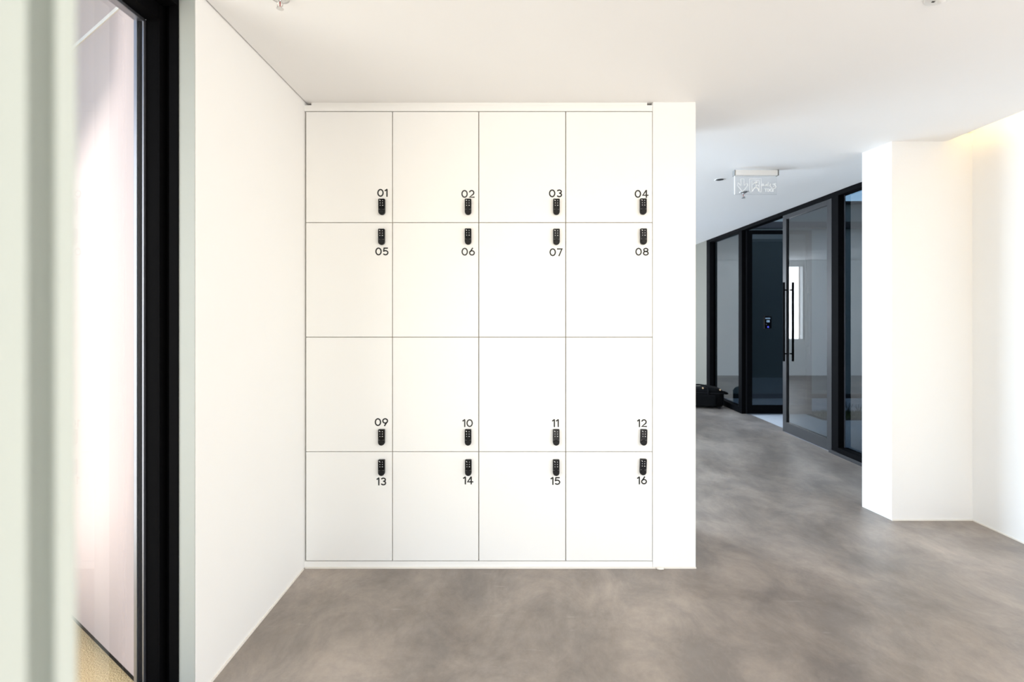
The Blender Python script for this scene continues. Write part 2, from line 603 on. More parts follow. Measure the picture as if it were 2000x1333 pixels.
# ================================================================== LOCKERS
VX = [597.0, 766.5, 935.0, 1105.0, 1274.5]
HY = [218.0, 435.0, 659.0, 883.0, 1096.5]
LOCKS = [[(746.5, 405), (914.5, 405), (1086.5, 405), (1255.5, 404.5)],
         [(746, 463.5), (914.5, 463), (1086.5, 463.5), (1256, 463)],
         [(746, 854), (914.5, 854), (1086, 854), (1256.5, 854)],
         [(746, 913), (915, 913), (1086, 913), (1255.3, 911.7)]]
NUMS = [[(747, 377), (914, 379), (1085, 378), (1253, 379)],
        [(746, 491.5), (914.5, 492), (1086, 493), (1254, 492)],
        [(745, 825), (913.5, 827), (1085, 827), (1254, 827)],
        [(745, 941), (914.5, 939), (1085, 940), (1254, 939)]]


def wx(x):
    return (x - 1000.0) / 335.0


def wz(y):
    return EYE - (y - HOR) / 335.0


# lock body outline: flat top with small corner radii, round bottom
def lock_outline(w, h, rt=0.004):
    r = w / 2
    pts = []
    for k in range(0, 13):
        a = math.pi + math.pi * k / 12
        pts.append((r * math.cos(a), -h / 2 + r + r * math.sin(a)))
    for k in range(0, 4):
        a = (math.pi / 2) * k / 3
        pts.append((r - rt + rt * math.cos(a), h / 2 - rt + rt * math.sin(a)))
    for k in range(0, 4):
        a = math.pi / 2 + (math.pi / 2) * k / 3
        pts.append((-r + rt + rt * math.cos(a), h / 2 - rt + rt * math.sin(a)))
    return pts


LW, LH = 0.0375, 0.0935
bm = bmesh.new()
add_prism(bm, lock_outline(LW, LH), -0.016, 0.0)
lock_body_me = obj('lock_tmp', bm, M['lock'])
bm = bmesh.new()
zt, zb = LH / 2 - 0.003, -LH / 2 + 0.034
add_prism(bm, [(-LW / 2 + 0.002, zb), (LW / 2 - 0.002, zb), (LW / 2 - 0.002, zt), (-LW / 2 + 0.002, zt)], -0.0172, -0.0155)
touch_me = obj('touch_tmp', bm, M['lock_panel'])
bm = bmesh.new()
for i, kx in enumerate((-0.0075, 0.0065)):
    for j in range(3):
        kz = 0.0345 - 0.0135 * j
        add_box(bm, kx - 0.0018, kx + 0.0018, -0.0178, -0.0170, kz - 0.002, kz + 0.002)
add_box(bm, -0.0135, -0.0075, -0.0178, -0.0170, 0.0365, 0.0395)
add_box(bm, 0.0035, 0.0105, -0.0178, -0.0170, 0.006, 0.0082)
keys_me = obj('keys_tmp', bm, M['lock_key'])
bm = bmesh.new()
add_cyl(bm, (0, -0.016, -LH / 2 + LW / 2), (0, -0.022, -LH / 2 + LW / 2), 0.0158, 0.0140, seg=24)
add_box(bm, -0.0125, 0.0125, -0.0245, -0.0215, -LH / 2 + LW / 2 - 0.003, -LH / 2 + LW / 2 + 0.003)
knob_me = obj('knob_tmp', bm, M['lock'])
bm = bmesh.new()
add_box(bm, -LW / 2 + 0.001, LW / 2 - 0.001, -0.0166, -0.0158, zb - 0.0022, zb - 0.0010)
seam_me = obj('seam_tmp', bm, M['grey_plastic'])
meshes = {}
for k, o in (('body', lock_body_me), ('touch', touch_me), ('keys', keys_me), ('knob', knob_me), ('seam', seam_me)):
    meshes[k] = o.data
    bpy.data.objects.remove(o, do_unlink=True)


def inst(name, me, parent, loc=(0, 0, 0), roty=0.0):
    o = bpy.data.objects.new(name, me)
    o.location = loc
    o.rotation_euler = (0, roty, 0)
    o.parent = parent
    C.objects.link(o)
    return o


DIGIT_W = {'0': 0.0375, '1': 0.0165, '2': 0.0335, '3': 0.0330, '4': 0.0365, '5': 0.0335, '6': 0.0345, '7': 0.0325, '8': 0.0345, '9': 0.0345}
DIGIT_H, DIGIT_T = 0.0458, 0.0074
_digits = {}


def arc(cx, cz, rx, rz, a0, a1, n=18):
    return [(cx + rx * math.cos(math.radians(a0 + (a1 - a0) * k / n)), cz + rz * math.sin(math.radians(a0 + (a1 - a0) * k / n))) for k in range(n + 1)]


def digit_path(ch):
    w, h, t = DIGIT_W[ch] / 2, DIGIT_H / 2, DIGIT_T / 2
    a, b = w - t, h - t           # centre line half extents
    if ch == '0':
        return arc(0, 0, a, b, 90, 450, 40)[:-1], True
    if ch == '1':
        return [(-w, h - 0.0115), (w - t - 0.001, h - t * 0.9), (w - t, h - t - 0.001), (w - t, -h)], False
    if ch == '2':
        r = a * 0.96
        return arc(-0.0003, b - r, r, r, 170, -42, 18) + [(-a + 0.001, -b), (w, -b)], False
    if ch == '3':
        r1, r2 = b * 0.47, b * 0.53
        return arc(0, b - r1, a * 0.92, r1, 160, -80, 16) + arc(0, -b + r2, a, r2, 80, -160, 18), False
    if ch == '4':
        return [(a * 0.42, -h), (a * 0.42, h - t), (a * 0.42 - 0.0022, h - t), (-a, -b * 0.42), (w, -b * 0.42)], False
    if ch == '5':
        r = b * 0.62
        return [(a, b), (-a * 0.72, b), (-a * 0.9, b * 0.12)] + arc(-0.0012, -b + r, a + 0.0008, r, 128, -150, 22), False
    if ch == '6':
        r = b * 0.64
        return [(a * 0.35, h)] + [(-a * 0.62, b * 0.12)] + arc(0, -b + r, a, r, 150, 150 + 360, 34), False
    if ch == '7':
        return [(-w, b), (a, b), (-a * 0.45, -h)], False
    if ch == '8':
        r1, r2 = b * 0.46, b * 0.54
        return arc(0, b - r1, a * 0.86, r1, -90, 270, 26) + arc(0, -b + r2, a, r2, 90, -270, 28), False
    if ch == '9':
        r = b * 0.64
        return [(-a * 0.35, -h)] + [(a * 0.62, -b * 0.12)] + arc(0, b - r, a, r, -30, 330, 34), False


def digit_mesh(ch, m):
    key = (ch, m.name)
    if key in _digits:
        return _digits[key]
    path, closed = digit_path(ch)
    pts = [Vector((x, 0, z)) for x, z in path]
    q = [pts[0]]
    for p in pts[1:]:
        if (p - q[-1]).length > 1e-5:
            q.append(p)
    pts = q
    n = len(pts)
    bm = bmesh.new()
    front, back = [], []
    for i, p in enumerate(pts):
        a = pts[i - 1] if (i > 0 or closed) else None
        b = pts[(i + 1) % n] if (i < n - 1 or closed) else None
        d0 = (p - a).normalized() if a is not None else (b - p).normalized()
        d1 = (b - p).normalized() if b is not None else d0
        n0, n1 = Vector((-d0.z, 0, d0.x)), Vector((-d1.z, 0, d1.x))
        nn = (n0 + n1)
        nn = nn.normalized() if nn.length > 1e-4 else n0
        k = DIGIT_T / 2 / max(0.62, nn.dot(n0))
        for lst, y in ((front, -0.0003), (back, 0.0004)):
            lst.append((bm.verts.new(p + nn * k + Vector((0, y, 0))), bm.verts.new(p - nn * k + Vector((0, y, 0)))))
    rng = range(n) if closed else range(n - 1)
    for i in rng:
        j = (i + 1) % n
        bm.faces.new((front[i][0], front[j][0], front[j][1], front[i][1]))
        bm.faces.new((back[i][0], back[i][1], back[j][1], back[j][0]))
        bm.faces.new((front[i][0], back[i][0], back[j][0], front[j][0]))
        bm.faces.new((front[i][1], front[j][1], back[j][1], back[i][1]))
    if not closed:
        for e in (0, n - 1):
            bm.faces.new((front[e][0], front[e][1], back[e][1], back[e][0]))
    bmesh.ops.recalc_face_normals(bm, faces=bm.faces[:])
    me = bpy.data.meshes.new('digit_' + ch)
    bm.to_mesh(me)
    bm.free()
    me.materials.append(m)
    _digits[key] = me
    return me


pos_words = {0: 'leftmost column', 1: 'second column', 2: 'third column', 3: 'rightmost column'}
row_words = {0: 'top row', 1: 'second row', 2: 'third row', 3: 'bottom row'}
GAP = 0.0024
for r in range(4):
    for c in range(4):
        num = '%02d' % (r * 4 + c + 1)
        x0, x1 = wx(VX[c]), wx(VX[c + 1])
        z1, z0 = wz(HY[r]), wz(HY[r + 1])
        root = empty('locker', ((x0 + x1) / 2, D, z0))
        w2_, h_ = (x1 - x0) / 2, z1 - z0
        # carcass: five boards, open at the front
        bm = bmesh.new()
        t = 0.016
        e = 0.0004
        add_box(bm, -w2_ + e, -w2_ + t, 0.020, 0.55, e, h_ - e)
        add_box(bm, w2_ - t, w2_ - e, 0.020, 0.55, e, h_ - e)
        add_box(bm, -w2_ + t, w2_ - t, 0.020, 0.55, e, t)
        add_box(bm, -w2_ + t, w2_ - t, 0.020, 0.55, h_ - t, h_ - e)
        add_box(bm, -w2_ + t, w2_ - t, 0.535, 0.55, t, h_ - t)
        obj('carcass', bm, M['carcass'], root)
        bm = bmesh.new()
        add_box(bm, -w2_ + GAP, w2_ - GAP, 0.0, 0.0185, GAP * 0.8, h_ - GAP * 0.8)
        obj('door', bm, M['laminate'], root, 0.0008, 1)
        lx, ly = LOCKS[r][c]
        tilt = 0.0
        if num == '16':
            tilt = math.radians(2.0)
        if num == '12':
            tilt = math.radians(1.4)
        lk = inst('keypad_lock', meshes['body'], root, (wx(lx) - (x0 + x1) / 2, 0.0, wz(ly) - z0), tilt)
        inst('touch_panel', meshes['touch'], lk)
        inst('key_marks', meshes['keys'], lk)
        inst('seam', meshes['seam'], lk)
        inst('knob', meshes['knob'], lk)
        nx, ny = NUMS[r][c]
        greyer = num in ('02', '06', '10')
        dm = M['number_grey' if greyer else 'number']
        wd = [DIGIT_W[ch] for ch in num]
        tot = sum(wd) + 0.0062
        cur = -tot / 2
        for ch, w_ in zip(num, wd):
            dg = bpy.data.objects.new('digit', digit_mesh(ch, dm))
            dg.parent = root
            C.objects.link(dg)
            dg.location = (wx(nx) - (x0 + x1) / 2 + cur + w_ / 2, -0.0006, wz(ny) - z0)
            cur += w_ + 0.0062
        tag(root, 'white locker numbered %s with black keypad lock, %s and %s' % (num, row_words[r], pos_words[c]), 'locker', 'numbered white lockers')

# ================================================================== COURTYARD GLAZING
def leaf(name, width, height, m, gl, label, handle_x=None, zoff=0.01):
    """door leaf in local space: x 0..width, y thickness, z up, hinge at x=0"""
    root = empty(name)
    st, br, tr, th = 0.078, 0.125, 0.055, 0.045
    z0 = zoff
    box('stile', 0, st, -th / 2, th / 2, z0, height, m, root, 0.002)
    box('stile', width - st, width, -th / 2, th / 2, z0, height, m, root, 0.002)
    box('bottom_rail', st, width - st, -th / 2, th / 2, z0, z0 + br, m, root, 0.002)
    box('top_rail', st, width - st, -th / 2, th / 2, height - tr, height, m, root, 0.002)
    box('pane', st, width - st, -0.004, 0.004, z0 + br, height - tr, gl, root)
    box('bottom_seal', 0.01, width - 0.01, -0.012, 0.012, 0.001, z0, M['bead'], root)
    if handle_x is not None:
        for sgn in (1, -1):
            bm = bmesh.new()
            yo = sgn * 0.06
            add_cyl(bm, (handle_x, yo, 0.895), (handle_x, yo, 1.875), 0.013, seg=14)
            for zz in (0.99, 1.78):
                add_cyl(bm, (handle_x, sgn * th / 2, zz), (handle_x, yo, zz), 0.008, seg=10)
            h = obj('handle', bm, M['black'], root, smooth=False)
            h['label'] = 'long black bar handle'
    struct(root, label)
    return root


gzt = H2 - 0.005
GD = 0.10   # frame depth
gl = empty('trim_2', (GX, 5.0, 0))
struct(gl, 'black metal frame of the courtyard glazing')
rbox('head', GX, GX + GD, 3.82, 8.72, gzt - 0.045, H2 + 0.02, M['black'], gl, 0.002)
rbox('post', GX, GX + 0.075, 5.20, 5.305, 0, gzt - 0.045, M['black'], gl, 0.002)
rbox('post', GX, GX + GD, 7.385, 7.49, 0, gzt - 0.045, M['black'], gl, 0.002)
rbox('post', GX, GX + GD, 8.58, 8.72, 0, gzt - 0.045, M['black'], gl, 0.002)
rbox('sill', GX - 0.012, GX + GD, 3.82, 5.20, 0, 0.085, M['black'], gl, 0.002)
rbox('sill', GX, GX + GD, 7.49, 8.58, 0, 0.085, M['black'], gl, 0.002)
rbox('threshold', GX - 0.02, GX + GD, 3.82, 5.33, 0, 0.035, M['black_door'], gl, 0.002)
rbox('bead', GX + 0.062, GX + 0.072, 5.192, 5.20, 0.085, gzt - 0.045, M['bead'], gl)
w3 = struct(rbox('window_3', GX + 0.066, GX + 0.074, 3.82, 5.20, 0.085, gzt - 0.045, M['glass_tint'], w1), 'fixed pane between the white pier and the closed glass door')
w3.parent = None
w3.location = (0, 0, 0)
w4 = struct(rbox('window_4', GX + 0.066, GX + 0.074, 7.49, 8.58, 0.085, gzt - 0.045, M['glass_dark'], w1), 'fixed tinted pane behind the black bag')
w4.parent = None
w4.location = (0, 0, 0)

dh = gzt - 0.05
d1 = leaf('door_1', 0.955, dh, M['black_door'], M['glass_tint'], 'closed glass door leaf with a long black bar handle', handle_x=0.955 - 0.095)
d1.location = (GX + 0.0225, 5.31, 0)
d1.rotation_euler = (0, 0, math.radians(90))
d2 = leaf('door_2', 0.955, dh, M['black'], M['glass_leaf'], 'second glass door leaf standing open into the courtyard', handle_x=0.955 - 0.05)
d2.location = (GX + 0.055, 7.355, 0)
d2.rotation_euler = (0, 0, 0)

# wall beyond the glazing and far end of the corridor
struct(box('wall_corridor', GX, 3.60, 8.72, 12.1, 0, H2, M['grey_wall']), 'pale wall at the far end beyond the glazing')
bm = bmesh.new()
add_box(bm, -3.2, -0.2, 12.0, 12.2, 0, H2 + 0.1)
add_box(bm, 1.25, 3.6, 12.0, 12.2, 0, H2 + 0.1)
add_box(bm, -0.2, 1.25, 12.0, 12.2, 0, 0.85)
add_box(bm, -0.2, 1.25, 12.0, 12.2, 2.66, H2 + 0.1)
struct(obj('wall_far', bm, M['plaster']), 'white end wall of the corridor with a window')
bm = bmesh.new()
add_box(bm, -3.2, -3.0, 3.4, 5.3, 0, H2 + 0.1)
add_box(bm, -3.2, -3.0, 9.9, 12.1, 0, H2 + 0.1)
add_box(bm, -3.2, -3.0, 5.3, 9.9, 0, 0.55)  # opening added to let the corridor side fill in
add_box(bm, -3.2, -3.0, 5.3, 9.9, 2.65, H2 + 0.1)
struct(obj('wall_corridor_left', bm, M['plaster']), 'white wall with an opening added for fill light on the hidden side of the corridor')
struct(box('floor_corridor', -3.2, -1.44, 3.4, 12.1, -0.2, 0.0, M['concrete']), 'concrete floor behind the lockers')
w5 = empty('window_5', (0.525, 12.05, 0.85))
struct(w5, 'white framed window at the corridor end')
for x0, x1, z0, z1 in ((-0.725, -0.695, 0, 1.81), (0.695, 0.725, 0, 1.81), (-0.695, 0.695, 0, 0.03), (-0.695, 0.695, 1.78, 1.81)):
    box('frame_bar', x0, x1, -0.03, 0.03, z0, z1, M['white_plastic'], w5)

# ---- courtyard
struct(box('ground_courtyard', 3.52, 14.0, 3.0, 9.0, -0.2, -0.005, M['paving']), 'pale grey courtyard paving beyond the glass')
cw = empty('wall_courtyard', (6, 8.85, 0))
struct(cw, 'grey rendered courtyard wall beyond the glass')
rbox('render', 3.60, 14.0, 8.77, 9.0, 0, 3.42, M['court_wall'], cw)
rbox('skirting', 3.60, 14.0, 8.755, 8.77, 0, 0.075, M['court_dark'], cw)
rbox('band', 3.60, 14.0, 8.70, 8.77, 2.99, 3.10, M['court_dark'], cw)
rbox('coping', 3.60, 14.0, 8.70, 9.02, 3.42, 3.46, M['court_dark'], cw)
struct(box('added_dark_wall', 3.52, 14.0, 2.9, 3.1, 0, H + 0.45, M['court_dark']), 'unseen dark wall added so the open door leaf reflects dark')  # added out of view to give the open leaf a dark reflection
struct(box('wall_court_side', 13.8, 14.0, 3.0, 8.77, 0, 3.4, M['court_wall']), 'far side wall of the courtyard')
# unseen block added above the room to shade the courtyard and corridor
struct(box('roof', -1.25, 12.0, -4.0, 3.55, H + 0.45, 7.6, M['sun_wall']), 'unseen block added above the room to block the sun')
struct(box('roof_corridor', -3.2, 3.56, 3.55, 12.2, H2 + 0.12, H2 + 0.4, M['sun_wall']), 'roof slab over the corridor')

# grass strip with seedlings
gs = empty('grass_bed', (5.4, 7.2, 0))
rbox('soil', 4.35, 7.4, 6.95, 7.52, -0.004, 0.006, M['soil'], gs)
bm = bmesh.new()
for i in range(5200):
    x = random.uniform(4.37, 7.38)
    y = random.uniform(6.97, 7.5)
    hgt = random.uniform(0.015, 0.05)
    a = random.uniform(0, math.pi)
    wv = 0.004
    dx, dy = math.cos(a) * wv, math.sin(a) * wv
    lx_, ly_ = random.uniform(-0.02, 0.02), random.uniform(-0.02, 0.02)
    v = [bm.verts.new((x - dx, y - dy, 0.01)), bm.verts.new((x + dx, y + dy, 0.01)), bm.verts.new((x + lx_, y + ly_, 0.01 + hgt))]
    bm.faces.new(v)
me = bpy.data.meshes.new('grass')
bm.to_mesh(me)
bm.free()
me.materials.append(M['grass'])
go = bpy.data.objects.new('grass', me)
C.objects.link(go)
go.parent = gs
go.location = -Vector(gs.location)
go['kind'] = 'stuff'
tag(gs, 'narrow strip of sparse grass in the courtyard paving', 'grass bed')


def seedling(x, y, n, hgt, label):
    root = empty('young_plant', (x, y, 0.0125))
    st = bmesh.new()
    lf = bmesh.new()
    for k in range(n):
        a = random.uniform(0, 2 * math.pi)
        s = random.uniform(0.02, 0.07)
        hh = hgt * random.uniform(0.65, 1.0)
        top = Vector((math.cos(a) * s, math.sin(a) * s, hh))
        add_tube(st, [(0, 0, 0), (top.x * 0.4, top.y * 0.4, hh * 0.5), tuple(top)], 0.0025, 5)
        for q in range(5):
            t = 0.35 + 0.65 * q / 4
            p = Vector((top.x * t, top.y * t, hh * t))
            b = random.uniform(0, 2 * math.pi)
            d = Vector((math.cos(b), math.sin(b), random.uniform(0.1, 0.7))) * random.uniform(0.022, 0.038)
            sd = d.cross(Vector((0, 0, 1))).normalized() * 0.008
            up = Vector((0, 0, 0.001))
            vs = [lf.verts.new(p), lf.verts.new(p + d * 0.5 + sd + up), lf.verts.new(p + d), lf.verts.new(p + d * 0.5 - sd + up)]
            lf.faces.new(vs)
    obj('stem', st, M['soil'], root)
    me_ = bpy.data.meshes.new('leaves')
    lf.to_mesh(me_)
    lf.free()
    me_.materials.append(M['grass'])
    lo = bpy.data.objects.new('leaves', me_)
    lo.parent = root
    lo['kind'] = 'stuff'
    C.objects.link(lo)
    tag(root, label, 'plant', 'young plants in the courtyard grass')


seedling(4.93, 7.30, 6, 0.20, 'small leafy seedling in the grass, nearest the black post')
seedling(5.06, 7.25, 5, 0.15, 'small leafy seedling in the grass, nearest the white pier')

# ---- access panel on the open door's glass
ap = empty('access_panel', (3.77, 7.345, 1.36))
box('housing', -0.055, 0.055, -0.022, 0.0, -0.095, 0.095, M['screen_glass'], ap, 0.004)
tx = text_mesh('screen_text', 'ENTER', 0.024, M['screen_text'], ap, 0.0004, 1.0, 0.0006)
tx.location = (-0.002, -0.0228, 0.058)
tx = text_mesh('screen_code', '08', 0.046, M['screen_text'], ap, 0.0004, 1.0, 0.001)
tx.location = (0.0, -0.0228, 0.016)
bm = bmesh.new()
add_cyl(bm, (0, -0.024, -0.068), (0, -0.021, -0.068), 0.013, seg=16)
obj('indicator', bm, M['screen_blue'], ap)
bm = bmesh.new()
add_cyl(bm, (-0.025, -0.023, -0.03), (-0.025, -0.021, -0.03), 0.007, seg=12)
obj('camera_dot', bm, M['bead'], ap)
tag(ap, 'small black access panel with lit screen and blue light on open glass door', 'access panel')

# ---- things beyond the far window and to the left outside
struct(box('added_bright_wall', -9, 3.5, 19.0, 19.3, 0, 7.0, M['sun_wall']), 'unseen white wall added to make the corridor window bright')  # added out of view as a bright backdrop for the corridor window
struct(box('ground_rear', -9, 3.5, 12.2, 19.0, -0.2, -0.01, M['paving']), 'pale paving beyond the corridor window')
gr = struct(box('ground_left', -12.0, -1.43, -14.0, 12.0, -0.25, -0.02, M['sand']), 'coarse yellow sand outside the left window')

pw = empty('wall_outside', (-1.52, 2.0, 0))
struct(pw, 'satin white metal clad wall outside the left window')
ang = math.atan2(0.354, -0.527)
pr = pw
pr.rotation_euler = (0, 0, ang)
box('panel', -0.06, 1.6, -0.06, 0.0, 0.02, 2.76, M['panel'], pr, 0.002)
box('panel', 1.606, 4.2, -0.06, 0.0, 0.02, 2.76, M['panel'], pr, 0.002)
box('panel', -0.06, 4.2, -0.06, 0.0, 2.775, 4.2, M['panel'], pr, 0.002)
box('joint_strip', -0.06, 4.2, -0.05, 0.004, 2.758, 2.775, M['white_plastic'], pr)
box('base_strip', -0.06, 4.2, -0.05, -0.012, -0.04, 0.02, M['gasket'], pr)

# unseen blockers added to shade the foot and the top of that wall
struct(box('added_sun_blocker', -9.0, 0.0, -6.5, -5.0, -0.02, 5.75, M['sun_wall']), 'unseen block added to shade the foot of the outside wall')
struct(box('added_shade_slab', -6.0, -1.5, -1.0, 3.5, 4.75, 4.9, M['sun_wall']), 'unseen slab added to shade the top of the outside wall')

# ---- blurred jamb right beside the camera
nj = empty('door_3', (-850 / F * 0.28, 0.28, 0))
struct(nj, 'edge of a pale green white door right beside the camera')
nj.rotation_euler = (0, 0, math.atan2(971.5, -850) - math.pi / 2 + math.radians(2.5))   # local +y runs along the door leaf, local -x across its edge
box('edge_strip', -0.0095, 0.0, 0.0, 0.80, 0.005, 2.60, M['jamb_white'], nj, 0.0015)
box('edge_groove', -0.0198, -0.0095, 0.014, 0.80, 0.005, 2.60, M['jamb_white'], nj)
box('leaf_panel', -0.055, -0.0198, -0.003, 0.80, 0.005, 2.60, M['jamb_white'], nj, 0.0015)

# ================================================================== CEILING FIXTURES
# exit sign
ES = empty('exit_sign', (2.155, 4.40, 0))
zbar1 = EYE + (HOR - 333) / F * 4.40
zbar0 = EYE + (HOR - 344) / F * 4.40
zc = H + 0.035
zp0 = EYE + (HOR - 380) / F * 4.40
box('bar', -0.188, 0.188, -0.022, 0.022, zbar0, zbar1, M['white_plastic'], ES, 0.008)
box('end_cap', -0.196, -0.188, -0.023, 0.023, zbar0, zbar1, M['grey_plastic'], ES, 0.002)
box('end_cap', 0.188, 0.196, -0.023, 0.023, zbar0, zbar1, M['grey_plastic'], ES, 0.002)
for sx in (-0.165, 0.165):
    bm = bmesh.new()
    add_cyl(bm, (sx, 0, zbar1 - 0.004), (sx, 0, zc), 0.006, seg=10)
    add_cyl(bm, (sx, 0, zc - 0.006), (sx, 0, zc), 0.016, seg=14)
    obj('hanger', bm, M['white_plastic'], ES)
pn = box('acrylic_panel', -0.188, 0.188, -0.004, 0.004, zp0, zbar0 + 0.004, M['acrylic'], ES)
box('lit_edge', -0.188, -0.184, -0.0045, 0.0045, zp0, zbar0, M['etch'], ES)
ph = zbar0 - zp0
zm = (zbar0 + zp0) / 2
# arrow pointing down (outline)
bm = bmesh.new()


def stroke(bm, pts, w=0.004, y=-0.0052):
    for (xa_, za_), (xb_, zb_) in zip(pts[:-1], pts[1:]):
        d = Vector((xb_ - xa_, 0, zb_ - za_))
        n = Vector((-d.z, 0, d.x)).normalized() * w / 2
        a, b = Vector((xa_, y, za_)), Vector((xb_, y, zb_))
        vs = [bm.verts.new(a - n), bm.verts.new(b - n), bm.verts.new(b + n), bm.verts.new(a + n)]
        vs2 = [bm.verts.new(v.co + Vector((0, 0.0008, 0))) for v in vs]
        bm.faces.new(vs)
        bm.faces.new(vs2[::-1])
        for i in range(4):
            bm.faces.new((vs[i], vs2[i], vs2[(i + 1) % 4], vs[(i + 1) % 4]))


ax = -0.118
stroke(bm, [(ax - 0.014, zm + 0.055), (ax - 0.014, zm - 0.005), (ax - 0.040, zm + 0.022), (ax - 0.046, zm - 0.002), (ax, zm - 0.060),
            (ax + 0.046, zm - 0.002), (ax + 0.040, zm + 0.022), (ax + 0.014, zm - 0.005), (ax + 0.014, zm + 0.055), (ax - 0.014, zm + 0.055)])
obj('etched_arrow', bm, M['etch'], ES)
bm = bmesh.new()
stroke(bm, [(-0.055, zm - 0.06), (-0.055, zm + 0.055), (0.048, zm + 0.055), (0.048, zm - 0.06), (0.030, zm - 0.06), (0.030, zm + 0.04), (-0.035, zm + 0.04), (-0.035, zm - 0.06), (-0.055, zm - 0.06)])
stroke(bm, [(0.012, zm + 0.005), (-0.012, zm + 0.022), (-0.026, zm + 0.006)], 0.007)
stroke(bm, [(0.006, zm + 0.012), (0.0, zm - 0.018), (0.022, zm - 0.034), (0.024, zm - 0.056)], 0.010)
stroke(bm, [(0.0, zm - 0.018), (-0.018, zm - 0.03), (-0.03, zm - 0.055)], 0.009)
stroke(bm, [(0.012, zm + 0.005), (0.026, zm - 0.008)], 0.006)
bmesh.ops.create_uvsphere(bm, u_segments=10, v_segments=6, radius=0.009, matrix=Matrix.Translation((0.004, -0.0045, zm + 0.027)) @ Matrix.Scale(0.1, 4, (0, 1, 0)))
obj('etched_running_figure', bm, M['etch'], ES)
t1 = text_mesh('etched_arabic', '\ufe9d\ufeae\ufea8\ufee3', 0.060, M['etch'], ES, 0.0004, -1.0, 0.0006)
t1.location = (0.115, -0.005, zm - 0.005)
t2 = text_mesh('etched_exit', 'EXIT', 0.040, M['etch'], ES, 0.0004, -1.0, 0.0006)
t2.location = (0.115, -0.005, zm - 0.045)
for ch_ in ES.children:
    ch_.location.z -= zp0
ES.location.z = zp0
tag(ES, 'clear acrylic exit sign hanging from a white bar under the corridor ceiling', 'exit sign')


def ceil_z(x, y):
    """height of the corridor ceiling by ray casting its mesh"""
    bpy.context.view_layer.update()
    ok, loc, n, i = obj_ceiling.ray_cast(Vector((x, y, 1.0)), Vector((0, 0, 1)))
    return loc.z if ok else H


# recessed downlight hole in the corridor ceiling
z = ceil_z(2.03, 4.85)
dist = (z - EYE) * F / (HOR - 351)
x = 406 / F * dist
z = ceil_z(x, dist)
dl = empty('recessed_downlight', (x, dist, z))
bm = bmesh.new()
add_lathe(bm, [(0.036, -0.001), (0.047, -0.004), (0.049, 0.0), (0.036, 0.0), (0.036, -0.001)], 24)
obj('ring', bm, M['white_plastic'], dl, smooth=True)
bm = bmesh.new()
add_lathe(bm, [(0.0, -0.0012), (0.036, -0.0012), (0.036, 0.0006), (0.0, 0.0006)], 24)
obj('dark_aperture', bm, M['court_dark'], dl)
tag(dl, 'small dark recessed downlight in the corridor ceiling left of the exit sign', 'downlight')


def sprinkler(name, loc, label, esc_r, mt, s=1.0):
    root = empty(name, loc)
    bm = bmesh.new()
    add_lathe(bm, [(0.0, -0.014 * s), (0.013 * s, -0.014 * s), (0.022 * s, -0.010 * s), (esc_r, -0.003), (esc_r, 0.0), (0.0, 0.0)], 28)
    obj('escutcheon', bm, mt, root, smooth=True)
    bm = bmesh.new()
    add_cyl(bm, (0, 0, -0.012 * s), (0, 0, -0.022 * s), 0.009 * s, seg=14)
    for sx in (-1, 1):
        add_tube(bm, [(sx * 0.008 * s, 0, -0.02 * s), (sx * 0.014 * s, 0, -0.03 * s), (sx * 0.012 * s, 0, -0.04 * s), (sx * 0.003 * s, 0, -0.048 * s)], 0.0022 * s, 6)
    add_cyl(bm, (0, 0, -0.044 * s), (0, 0, -0.052 * s), 0.004 * s, seg=10)
    obj('yoke', bm, mt, root)
    bm = bmesh.new()
    add_cyl(bm, (0, 0, -0.022 * s), (0, 0, -0.044 * s), 0.0026 * s, seg=8)
    obj('bulb', bm, M['bulb'], root)
    bm = bmesh.new()
    add_cyl(bm, (0, 0, -0.052 * s), (0, 0, -0.054 * s), 0.014 * s, seg=16)
    for k in range(12):
        a = 2 * math.pi * k / 12
        add_box(bm, -0.0015 * s + 0.0155 * s * math.cos(a), 0.0015 * s + 0.0155 * s * math.cos(a), -0.0015 * s + 0.0155 * s * math.sin(a), 0.0015 * s + 0.0155 * s * math.sin(a), -0.054 * s, -0.052 * s)
    obj('deflector', bm, mt, root)
    tag(root, label, 'sprinkler')
    return root


zz = ceil_z(2.48, 5.34)
dist = (zz - EYE) * F / (HOR - 375)
x = 452 / F * dist
sprinkler('ceiling_sprinkler', (x, dist, ceil_z(x, dist)), 'small chrome sprinkler in the corridor ceiling behind the exit sign', 0.040, M['steel'], 1.2)
# chrome sprinkler cut by the top edge of the picture
dist = (H - EYE) * F / (HOR + 4)
sprinkler('ceiling_sprinkler', (-0.453 * 1.0 * dist * 1000 / F, dist, H), 'chrome ceiling sprinkler near the left wall at the top edge', 0.034, M['chrome'], 0.8)
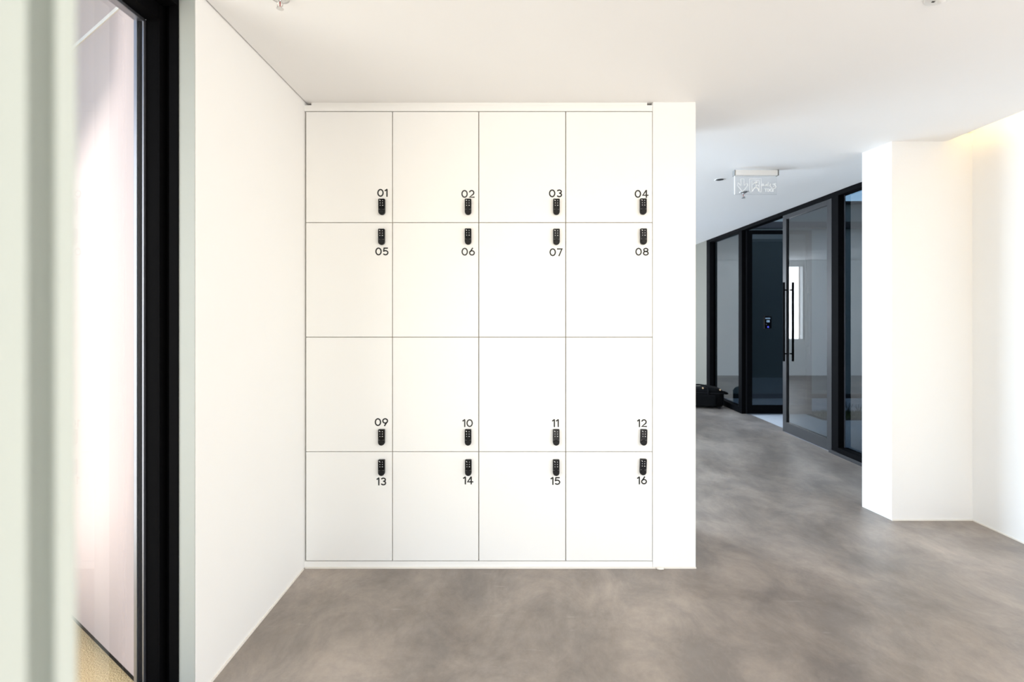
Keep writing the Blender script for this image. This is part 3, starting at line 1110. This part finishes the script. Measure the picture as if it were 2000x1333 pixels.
# white disc at the top right
dist = (H - EYE) * F / (HOR + 6)
sd = empty('smoke_detector', (838 / F * dist, dist, H))
bm = bmesh.new()
add_lathe(bm, [(0.0, -0.010), (0.018, -0.010), (0.040, -0.007), (0.052, -0.003), (0.053, 0.0), (0.0, 0.0)], 32)
obj('cover', bm, M['white_plastic'], sd, smooth=True)
bm = bmesh.new()
add_lathe(bm, [(0.0, -0.024), (0.010, -0.023), (0.016, -0.018), (0.018, -0.009), (0.0, -0.009)], 20)
obj('cap', bm, M['white_plastic'], sd, smooth=True)
for k in range(4):
    a = 2 * math.pi * k / 4 + 0.9
    cx_, cy_ = 0.0235 * math.cos(a), 0.0235 * math.sin(a)
    box('vent_slot', cx_ - 0.005, cx_ + 0.005, cy_ - 0.003, cy_ + 0.003, -0.0115, -0.009, M['court_dark'], sd)
tag(sd, 'white round smoke detector on the ceiling at the top right edge', 'detector')

# ================================================================== BLACK BAG
bag = empty('travel_bag', (3.06, 7.98, 0))
bag.rotation_euler = (0, 0, math.radians(-14))


def rounded_box(bm, x0, x1, y0, y1, z0, z1, sub=3, power=5.0):
    bmesh.ops.create_cube(bm, size=2.0)
    bmesh.ops.subdivide_edges(bm, edges=bm.edges[:], cuts=7, use_grid_fill=True)
    for v in bm.verts:
        p = v.co.copy()
        n = (abs(p.x) ** power + abs(p.y) ** power + abs(p.z) ** power) ** (1 / power)
        q = p / n if n > 1e-6 else p
        v.co = Vector((x0 + (q.x + 1) / 2 * (x1 - x0), y0 + (q.y + 1) / 2 * (y1 - y0), z0 + (q.z + 1) / 2 * (z1 - z0)))


bm = bmesh.new()
rounded_box(bm, -0.42, 0.30, -0.19, 0.19, 0.015, 0.315, power=7)
for v in bm.verts:
    if v.co.z > 0.2:
        v.co.z += 0.010 * math.sin(v.co.x * 13) - 0.06 * max(0, v.co.x - 0.10)
body = obj('body', bm, M['nylon'], bag, smooth=True)
bm = bmesh.new()
rounded_box(bm, -0.34, 0.18, -0.235, -0.17, 0.04, 0.22, power=6)
obj('front_pocket', bm, M['nylon'], bag, smooth=True)
bm = bmesh.new()
rounded_box(bm, -0.415, 0.295, -0.197, 0.197, 0.236, 0.250, power=9)
obj('zip_piping', bm, M['gasket'], bag, smooth=True)
for xs_ in (-0.22, 0.06):
    bm = bmesh.new()
    add_tube(bm, [(xs_, -0.2, 0.03), (xs_, -0.205, 0.15), (xs_, -0.19, 0.29), (xs_, -0.10, 0.327), (xs_, 0.1, 0.327)], 0.014, 8)
    obj('strap', bm, M['nylon'], bag, smooth=True)
bm = bmesh.new()
add_tube(bm, [(-0.22, -0.10, 0.325), (-0.18, -0.05, 0.345), (-0.06, -0.04, 0.352), (0.03, -0.05, 0.342), (0.06, -0.10, 0.32)], 0.013, 8)
obj('carry_handle', bm, M['nylon'], bag, smooth=True)
bm = bmesh.new()
add_tube(bm, [(0.27, -0.10, 0.24), (0.335, -0.09, 0.235), (0.36, -0.03, 0.225), (0.34, 0.05, 0.23), (0.27, 0.08, 0.24)], 0.018, 8)
obj('end_handle', bm, M['nylon'], bag, smooth=True)
for lx_, ly_, lz_ in ((0.235, -0.16, 0.298), (-0.02, -0.17, 0.318)):
    bm = bmesh.new()
    add_cyl(bm, (lx_, ly_ - 0.008, lz_), (lx_, ly_ + 0.008, lz_), 0.012, seg=12)
    obj('buckle', bm, M['brass'], bag)
for wx_ in (0.22, -0.36):
    for wy_ in (-0.14, 0.14):
        bm = bmesh.new()
        add_cyl(bm, (wx_, wy_ - 0.015, 0.022), (wx_, wy_ + 0.015, 0.022), 0.022, seg=14)
        obj('wheel', bm, M['gasket'], bag)
tag(bag, 'black soft travel bag lying on the floor by the glazing', 'bag')
